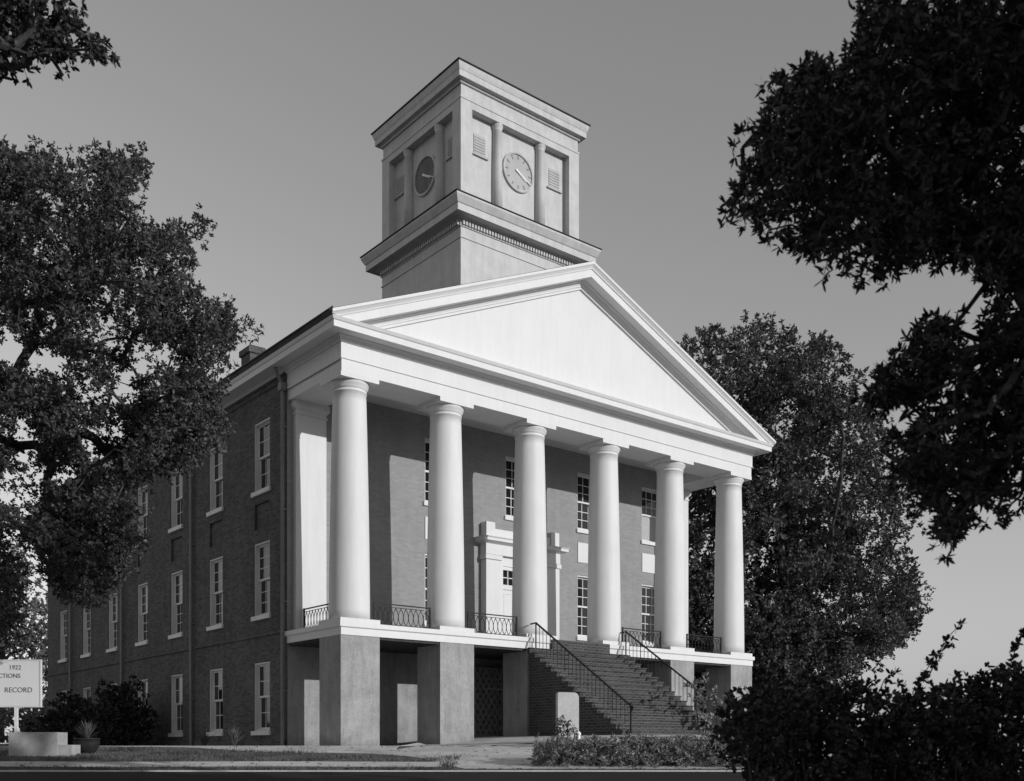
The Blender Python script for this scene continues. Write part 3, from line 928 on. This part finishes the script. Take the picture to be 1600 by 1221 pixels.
def tree(label, base, trunk_pts, rt, groups, mat, group=None, rmin=.012, keep=.6, up=.2, name='tree', tw=None, oval=False, boughs=()):
    """groups: (centres, radii, leaves per cluster, leaf length, leaf width)"""
    t = thing(name, label, 'tree', tuple(base), group)
    off = np.array(base)
    allC = np.concatenate([g[0] for g in groups if len(g) == 5])
    limbs([np.array(p) - off for p in trunk_pts], rt, allC - off, rmin, 'trunk', t, keep=keep)
    for pts, r0, r1 in boughs:
        P = [np.array(p) - off for p in pts]
        MB().tube(P, list(np.linspace(r0, r1, len(P))), 8).build('branch', 'bark', t, fix=False)
    for g in groups:
        leaves_mesh('crown', g[0] - off, g[1], g[2], g[3], g[4], mat, t, up=up, tw=tw, oval=oval)
    return t

def base_at(u_lat, D):
    x, y = dl(D, u_lat); return np.array([x, y, float(zg(x, y))])

def ball(c, rad, n, squash=1.0):
    d = unit(rng.normal(size=(n, 3))) * (rng.random(n) ** .33)[:, None]
    return np.asarray(c) + d * np.asarray(rad) * np.array([1, 1, squash])

# --- big oak left of the building
poly = [(-60, 225), (0, 225), (45, 240), (120, 248), (190, 250), (222, 252), (212, 300), (196, 335), (230, 372), (285, 365), (318, 356), (300, 400), (285, 440), (325, 470), (385, 510), (365, 545), (335, 590), (345, 640), (335, 690), (300, 715), (235, 730), (200, 780), (210, 830), (190, 890), (150, 930), (95, 920), (70, 860), (30, 850), (30, 960), (0, 990), (-60, 990)]
gaps = [(165, 525, 18), (205, 545, 14), (245, 565, 17), (270, 570, 14), (195, 615, 24), (240, 640, 15), (140, 615, 14), (45, 560, 22), (90, 575, 16), (140, 700, 14), (190, 695, 10), (40, 735, 18), (95, 750, 15), (65, 790, 12), (20, 770, 14), (155, 850, 10)]
gaps = [(a, b, c * .8 + 9) for a, b, c in gaps]
C1 = np.concatenate([fill(poly, 700, 22, 3.0, gaps), fill([(230, 620), (300, 600), (345, 650), (330, 700), (290, 722), (225, 735), (180, 700)], 70, 22, 1.5), fill([(60, 770), (150, 760), (215, 790), (212, 850), (185, 900), (150, 935), (90, 925), (55, 850)], 100, 22, 1.5, [(65, 790, 14), (155, 850, 8)])])
b0 = base_at(-12.2, 21.5)
tk = [b0, b0 + [0.1, .1, 2.2], b0 + [.3, .1, 4.5], b0 + [.6, .3, 6.5], b0 + [1.0, .5, 8.2]]
C1x = ball(at(-330, 560, 21.5), (4.2, 4.2, 4.8), 110)
uvx = [((c - np.array([CAM[0], CAM[1], EZ]))) for c in C1x]
C1x = np.array([c for c, w in zip(C1x, uvx) if (w[:2] @ RD) / (w[:2] @ FD) < (-60 - CX) / F_PX])
sprigs = np.array([at(u, v, 22 + rng.uniform(-1, 1)) for u, v in [(210, 250), (222, 262), (240, 366), (262, 372), (285, 362), (304, 352), (320, 345), (312, 370), (345, 500), (372, 512), (392, 515), (345, 480), (215, 240), (70, 235), (150, 240), (355, 575), (350, 660), (230, 735), (215, 850), (120, 935), (15, 1000), (25, 965), (120, 250)]])
tree('large leafy oak at the left, its limbs hanging across the side wall', b0, tk, .42,
     [(C1, rng.uniform(.20, .42, len(C1)), 260, .085, .05), (sprigs, np.full(len(sprigs), .28), 130, .085, .045), (C1x, np.full(len(C1x), .8), 60, .2, .12)], 'leaf_oak', name='oak_tree', keep=.8)

# --- overhanging bough at the top left, from a tree standing nearer
poly = [(-40, -30), (90, -30), (120, 15), (125, 40), (140, 65), (165, 80), (150, 88), (125, 80), (110, 70), (100, 105), (92, 112), (85, 80), (70, 60), (62, 85), (45, 90), (40, 105), (10, 108), (-40, 115)]
C2 = fill(poly, 85, 12, .7, [(58, 55, 10), (35, 40, 8)])
tips = np.array([at(u, v, 12 + rng.uniform(-.3, .3)) for u, v in [(120, 15), (112, 30), (128, 55), (140, 68), (155, 80), (166, 84), (172, 88), (97, 105), (97, 116), (36, 112), (45, 100), (8, 105), (62, 80), (120, 28)]])
b1 = base_at(-9.6, 11.5)
tk = [b1, b1 + [.1, 0, 2.5], b1 + [0, .2, 5], b1 + [.2, .3, 7.2], b1 + [.4, .2, 8.8]]
C2x = ball(b1 + [.6, .2, 9.8], (3.2, 3.2, 2.6), 70)
C2x = np.array([c for c in C2x if ((c[:2] - CAM) @ RD) / ((c[:2] - CAM) @ FD) < (-60 - CX) / F_PX or EZ + (YH + 60) / F_PX * ((c[:2] - CAM) @ FD) < c[2] - .6])
tree('tree mostly out of frame whose bough hangs into the top left corner', b1, tk, .3,
     [(C2, rng.uniform(.10, .2, len(C2)), 60, .075, .04), (tips, np.full(len(tips), .10), 22, .07, .035), (C2x, np.full(len(C2x), .75), 60, .2, .11)], 'leaf_dark', name='shade_tree', keep=.8, tw=.004, oval=True)

# --- dark tree hanging over the right side of the frame
A = [(1375, -30), (1362, 20), (1350, 50), (1352, 90), (1310, 112), (1255, 118), (1215, 128), (1222, 160), (1190, 205), (1182, 225), (1205, 240), (1192, 268), (1158, 300), (1160, 335), (1215, 365), (1260, 385), (1300, 388), (1330, 395), (1355, 425), (1395, 405), (1440, 395), (1470, 388), (1510, 400), (1545, 430), (1600, 450), (1660, 450), (1660, -30)]
B = [(1488, 505), (1462, 505), (1440, 530), (1420, 560), (1385, 590), (1368, 612), (1380, 635), (1420, 625), (1455, 610), (1490, 590), (1495, 560), (1478, 540)]
Cc = [(1660, 470), (1560, 470), (1552, 520), (1565, 560), (1520, 575), (1500, 610), (1465, 650), (1440, 670), (1410, 690), (1395, 720), (1405, 760), (1440, 775), (1465, 800), (1475, 840), (1500, 835), (1505, 800), (1550, 780), (1570, 800), (1595, 760), (1660, 750)]
gA = [(1455, 145, 14), (1470, 190, 22), (1490, 215, 14), (1345, 345, 10), (1375, 350, 9), (1455, 20, 6), (1475, 25, 5), (1465, 330, 9), (1500, 355, 10)]
def shrink(poly, k):
    p = np.array(poly, float); c = p.mean(0); return [tuple(c + (q - c) * k) for q in p]
def along(poly, n):
    p = np.array(poly, float); out = []
    e = [(a, b, np.hypot(*(b - a))) for a, b in zip(p[:-1], p[1:]) if max(a[0], b[0]) < 1640]; w = np.array([q[2] for q in e]); w /= w.sum()
    for i in rng.choice(len(e), n, p=w):
        a, b, _ = e[i]; q = a + (b - a) * rng.random() + rng.normal(size=2) * 7; out.append(at(q[0], q[1], 8.8 + rng.uniform(-.6, .6)))
    return np.array(out)
CA = fill(shrink(A, .94), 400, 9.0, 1.3, gA)
CB = fill(B, 52, 8.6, .35)
CC = fill(shrink(Cc, .93), 235, 8.8, .8, [(1540, 600, 12), (1580, 640, 12), (1520, 690, 10), (1490, 740, 10)])
edge = [(1372, 8), (1350, 58), (1345, 70), (1230, 125), (1212, 132), (1205, 140), (1185, 205), (1165, 222), (1160, 232), (1180, 262), (1150, 305), (1142, 318), (1145, 345), (1170, 345), (1250, 395), (1258, 398), (1310, 405), (1318, 412), (1352, 435), (1360, 440), (1390, 420), (1445, 410), (1462, 415), (1500, 410), (1540, 445), (1560, 450),
        (1488, 500), (1500, 520), (1448, 512), (1392, 585), (1365, 615), (1372, 632), (1420, 632), (1552, 500), (1470, 640), (1420, 680), (1400, 690), (1390, 720), (1430, 790), (1462, 820), (1470, 850), (1480, 862), (1515, 800), (1560, 805), (1572, 800), (1595, 775), (1450, 640), (1440, 650)]
CE = np.array([at(u, v, 8.8 + rng.uniform(-.5, .5)) for u, v in edge])
CE = np.concatenate([CE, along(A, 95), along(Cc, 70), along(B, 40)])
b2 = base_at(9.2, 7.6)
tk = [b2, b2 + [0, 0, 2.2], b2 + [-.2, .2, 4.4], b2 + [-.5, .3, 6.2], b2 + [-.8, .3, 7.6]]
CX_ = np.concatenate([ball(b2 + [-.8, 0, 6.9], (4.1, 4.1, 4.6), 210), ball(b2 + [1.2, -1.2, 4.2], (3.6, 3.6, 2.6), 90)])
CX_ = np.array([c for c in CX_ if ((c[:2] - CAM) @ RD) / max(.3, ((c[:2] - CAM) @ FD)) > (1670 - CX) / F_PX])
tree('dark tree with long narrow leaves hanging over the right side', b2, tk, .36,
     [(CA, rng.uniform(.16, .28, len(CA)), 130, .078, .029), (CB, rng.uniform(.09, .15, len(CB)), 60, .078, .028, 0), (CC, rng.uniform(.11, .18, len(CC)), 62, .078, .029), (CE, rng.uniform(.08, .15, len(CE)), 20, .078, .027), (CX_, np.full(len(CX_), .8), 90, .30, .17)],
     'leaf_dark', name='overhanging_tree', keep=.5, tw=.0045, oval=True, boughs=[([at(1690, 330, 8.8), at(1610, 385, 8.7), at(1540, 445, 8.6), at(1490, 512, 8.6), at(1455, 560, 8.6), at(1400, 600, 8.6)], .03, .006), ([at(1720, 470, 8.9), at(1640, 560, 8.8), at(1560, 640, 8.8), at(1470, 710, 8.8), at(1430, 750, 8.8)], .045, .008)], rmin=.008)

# --- tall tree behind the right end of the building
poly = [(1005, 640), (1060, 560), (1085, 545), (1105, 522), (1130, 530), (1142, 545), (1165, 520), (1200, 515), (1230, 530), (1275, 535), (1310, 560), (1330, 590), (1345, 600), (1355, 640), (1375, 670), (1370, 720), (1400, 760), (1405, 800), (1425, 830), (1405, 870), (1430, 940), (1425, 970), (1390, 1000), (1340, 1050), (1300, 1075), (1220, 1110), (1010, 1120)]
C3 = fill(poly, 620, 47, 5, [(1330, 760, 8), (1365, 805, 8)])
C3 = np.concatenate([C3, fill([(1000, 900), (1100, 940), (1200, 960), (1330, 960), (1425, 965), (1400, 1005), (1340, 1050), (1290, 1120), (1000, 1150)], 170, 46, 4)])
b3 = base_at(12.5, 47)
tk = [b3, b3 + [0, 0, 3], b3 + [.2, .2, 6.5], b3 + [.1, 0, 10], b3 + [0, .2, 13.5]]
tips = np.array([at(u, v, 47 + rng.uniform(-2, 2)) for u, v in [(1108, 515), (1120, 520), (1172, 512), (1200, 508), (1228, 522), (1272, 528), (1312, 552), (1345, 592), (1372, 655), (1400, 750), (1428, 830), (1420, 880), (1435, 950), (1425, 985), (1345, 1060), (1075, 540), (1400, 1010)]])
tree('tall broad tree rising behind the right end of the portico', b3, tk, .6,
     [(C3, rng.uniform(.5, 1.0, len(C3)), 290, .175, .11), (tips, np.full(len(tips), .55), 110, .18, .1)], 'leaf_far', name='broad_tree', keep=.5, rmin=.03)

# --- pale trees far behind at the left
for lab, lat, D, hgt, rad, n in (('pale sunlit tree far behind the sign at the left edge', -42.5, 86, 16.5, 6.0, 120), ('smaller pale tree between the sign and the rear corner of the building', -35.5, 82, 12.0, 4.0, 90), ('pale tree far left, mostly hidden by the oak', -49, 92, 19, 6.5, 110)):
    bb = base_at(lat, D)
    cc = ball(bb + [0, 0, hgt * .56], (rad, rad, hgt * .44), n)
    tree(lab, bb, [bb, bb + [0, .1, hgt * .2], bb + [.2, 0, hgt * .4], bb + [0, 0, hgt * .62]], .4,
         [(cc, rng.uniform(.8, 1.5, n), 75, .34, .2)], 'leaf_pale', name='far_tree', keep=.4, rmin=.05, group='pale trees far behind at the left')

# --- shrubs
def shrub(name, label, cat, base, C, rr, per, L, W, mat, up=.5, group=None, stems=5, spread=.3):
    t = thing(name, label, cat, tuple(base), group)
    off = np.array(base)
    m = MB()
    for i in range(stems):
        c = C[int(rng.integers(len(C)))] - off; a = np.array([c[0] * .5, c[1] * .5, -.05])
        m.tube([a, a * .3 + c * .7 + [0, 0, .02], c], [.02, .015, .006], 5, False)
    leaves_mesh('foliage', C - off, rr, per, L, W, mat, t, up=up, extra=m)
    return t

def mound(cx, cy, rx, ry, h, n):
    d = unit(rng.normal(size=(n, 3))); d[:, 2] = np.abs(d[:, 2]); d *= (rng.random(n) ** .35)[:, None]
    p = np.stack([cx + d[:, 0] * rx, cy + d[:, 1] * ry, d[:, 2] * h], 1)
    p[:, 2] += zg(p[:, 0], p[:, 1]) + .03
    return p

# clipped hedge in front of the stairs: sunlit
def hedge_pts(l0, l1, Da, Db, h, n):
    l = rng.uniform(l0, l1, n); D = rng.uniform(Da, Db, n); p = CAM + D[:, None] * FD + l[:, None] * RD
    z = zg(p[:, 0], p[:, 1]) + h * (1 - rng.random(n) ** 1.6)
    return np.stack([p[:, 0], p[:, 1], z], 1)
hc = hedge_pts(.50, 6.2, 22.0, 23.2, .46, 420)
hb = base_at(3.0, 22.6)
shrub('low_hedge', 'low clipped hedge of pointed leaves in sun before the stairs', 'hedge', hb, hc, np.full(len(hc), .17), 62, .10, .032, 'leaf_hedge', stems=26)

# dark overgrown hedge close to the camera, right
pl = [(1165, 1240), (1140, 1165), (1132, 1120), (1150, 1098), (1185, 1078), (1235, 1088), (1270, 1073), (1350, 1080), (1400, 1086), (1440, 1080), (1500, 1085), (1540, 1068), (1600, 1045), (1700, 1040), (1800, 1060), (1800, 1290), (1180, 1290)]
dc = fill(pl, 900, 11.0, 1.2)
db = base_at(4.2, 11)
m = MB(); SC = []; SR = []; SN = []
def shoot(pix, D, r=.055, n=9):
    P = [at(u, v, D + .12 * i) for i, (u, v) in enumerate(pix)]
    m.tube([p - db for p in P], list(np.linspace(.008, .003, len(P))), 5, False)
    for a, b in zip(P[:-1], P[1:]):
        k = max(1, int(np.linalg.norm(b - a) / .075))
        for q in range(k): SC.append(a + (b - a) * (q + 1) / k); SR.append(r); SN.append(n)
shoot([(1425, 1095), (1440, 1060), (1455, 1035), (1462, 1020)], 10.8)
shoot([(1450, 1060), (1470, 1015), (1485, 992), (1504, 972)], 10.8, .045, 6)
shoot([(1470, 1018), (1482, 1008), (1492, 1010)], 10.9, .045, 6)
shoot([(1500, 1090), (1522, 1062), (1548, 1045)], 11.2)
shoot([(1560, 1075), (1580, 1035), (1590, 1005), (1602, 985)], 10.6, .08, 11)
shoot([(1185, 1085), (1190, 1066), (1202, 1056)], 11.2)
shoot([(1370, 1090), (1382, 1062), (1395, 1052)], 11.2)
shoot([(1330, 1090), (1345, 1070), (1362, 1062)], 11.4)
shoot([(1275, 1085), (1285, 1068), (1282, 1058)], 11.4)
hd = thing('overgrown_hedge', 'dark overgrown hedge in deep shade along the lower right edge', 'hedge', tuple(db))
for c in list(dc[::6]):
    e = c - db; a = np.array([e[0] * .85, e[1] * .85, float(zg(c[0], c[1])) - db[2] - .05])
    m.tube([a, a * .35 + e * .65 + [0, 0, -.05], e], [.016, .011, .005], 5, False)
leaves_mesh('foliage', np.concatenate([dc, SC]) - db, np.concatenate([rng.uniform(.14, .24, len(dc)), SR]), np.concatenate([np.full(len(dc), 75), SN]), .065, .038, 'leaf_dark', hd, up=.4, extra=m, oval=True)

# leafy shrub by the right newel, sunlit leaves
c = np.array([at(u, v, 31 + rng.uniform(-.5, .5)) for u, v in [(1085, 1070), (1096, 1062), (1090, 1085), (1098, 1095), (1104, 1105), (1095, 1115), (1104, 1120), (1110, 1080), (1100, 1135), (1112, 1140), (1120, 1100), (1130, 1100), (1125, 1130), (1140, 1120), (1140, 1140), (1160, 1105), (1155, 1130)]])
bs = base_at((1100 - 800) / F_PX * 31, 31)
shrub('leafy_shrub', 'leafy shrub beside the lower end of the right handrail', 'shrub', bs, c, np.full(len(c), .28), 46, .13, .07, 'leaf_hedge', stems=12)

# dark bushes against the side wall
for lab, y_, rx, ry, h, n in (('large dark bush against the side wall between ground floor windows', 13.2, 1.1, 2.2, 2.3, 190), ('dark bush against the rear part of the side wall', 19.5, 1.2, 3.2, 2.0, 190)):
    mp = mound(-1.5, y_, rx, ry, h, n)
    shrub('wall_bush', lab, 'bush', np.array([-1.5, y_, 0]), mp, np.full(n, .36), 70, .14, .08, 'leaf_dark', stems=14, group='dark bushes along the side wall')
mp = mound(-6.2, 22, 2.2, 3.5, 1.9, 150)
shrub('wall_bush', 'low dark bush standing behind the stone block', 'bush', np.array([-6.2, 22, 0]), mp, np.full(150, .36), 60, .15, .09, 'leaf_dark', stems=12)

# spiky plants and the pot
def spiky(name, label, cat, u, v, D, h, n, W=.05, mat='leaf_pale', group=None):
    p = at(u, v, D); z = float(zg(p[0], p[1])); t = thing(name, label, cat, (p[0], p[1], z), group)
    m = MB()
    for i in range(n):
        a = rng.uniform(0, 6.283); tilt = rng.uniform(.05, .85); L = h * rng.uniform(.65, 1.05); d = np.array([math.cos(a), math.sin(a), 0])
        s_ = np.array([-math.sin(a), math.cos(a), 0]) * W / 2; q = []
        for j in range(4):
            w = j / 3; c_ = d * L * w * math.sin(tilt) * (1 + .3 * w) + np.array([0, 0, 1]) * (L * w * math.cos(tilt) * (1 - .18 * w * tilt)); k_ = (1 - w) ** .7
            q.append((c_ - s_ * k_, c_ + s_ * k_))
        for j in range(3): m.quad(q[j][0], q[j][1], q[j + 1][1], q[j + 1][0])
    m.build('blades', mat, t, fix=False)
    return t
spiky('spiky_plant', 'small spiky plant growing below the nearest ground floor window', 'plant', 365, 1164, 29.6, .62, 60, group='spiky plants by the side wall')
spiky('spiky_plant', 'small spiky plant growing beside the second rain pipe', 'plant', 320, 1164, 32.5, .62, 60, group='spiky plants by the side wall')
pt = at(136, 1178, 25.4); pz = float(zg(pt[0], pt[1]))
pot = MB(); pot.lathe(0, 0, [(.14, -.02), (.17, 0), (.26, .12), (.30, .25), (.29, .33), (.31, .34), (.31, .37), (.27, .37), (.26, .33), (.0, .32)], 28)
o = pot.build('flower_pot', 'iron', smooth=True); o.location = (pt[0], pt[1], pz); tag(o, 'round dark flower pot standing right of the stone block', 'flower pot')
sp_ = spiky('potted_plant', 'pale pointed plant growing in the round dark pot', 'plant', 136, 1178, 25.4, .55, 70)
sp_.location.z = pz + .33

bt = base_at((882 - 800) / F_PX * 26.4, 26.4)
shrub('small_shrub', 'small dark shrub growing at the foot of the stone tablet', 'shrub', bt, shrub_late, np.full(len(shrub_late), .10), 150, .04, .022, 'leaf_oak', stems=6)

# low bushes far behind the sign, closing the view under the pale trees
for lab, lat, D, rx, h in (('low pale bushes far behind the sign, under the pale trees', -33.5, 66, 5.0, 3.4), ('low pale bush at the far left edge behind the sign', -41, 70, 5.0, 3.6)):
    x, y = dl(D, lat)
    mp = mound(x, y, rx, rx * .8, h, 150)
    shrub('far_bush', lab, 'bush', np.array([x, y, 0]), mp, np.full(150, .7), 70, .26, .15, 'leaf_pale', stems=10)

# dry leaves blown over the court and along the kerb
def litter():
    n = 1100
    l = rng.uniform(-14, 8, n); D = np.where(rng.random(n) < .35, rng.normal(21.55, .12, n), rng.uniform(21.5, 27.2, n))
    p = CAM + D[:, None] * FD + l[:, None] * RD; z = zg(p[:, 0], p[:, 1]) + .016
    a = rng.uniform(0, 6.283, n); L = rng.uniform(.03, .06, n)
    d = np.stack([np.cos(a), np.sin(a)], 1) * L[:, None]; e = np.stack([-np.sin(a), np.cos(a)], 1) * (L * .45)[:, None]
    v = np.empty((n, 4, 3)); v[:, 0, :2] = p - d; v[:, 1, :2] = p + e; v[:, 2, :2] = p + d; v[:, 3, :2] = p - e
    v[:, :, 2] = z[:, None] + rng.uniform(0, .025, (n, 4))
    me = bpy.data.meshes.new('leaf_litter'); me.from_pydata(v.reshape(-1, 3).tolist(), [], np.arange(n * 4).reshape(-1, 4).tolist())
    tag(link('leaf_litter', me, 'leaf_oak'), 'dry fallen leaves scattered over the gravel court and kerb', 'leaves', kind='stuff')
litter()
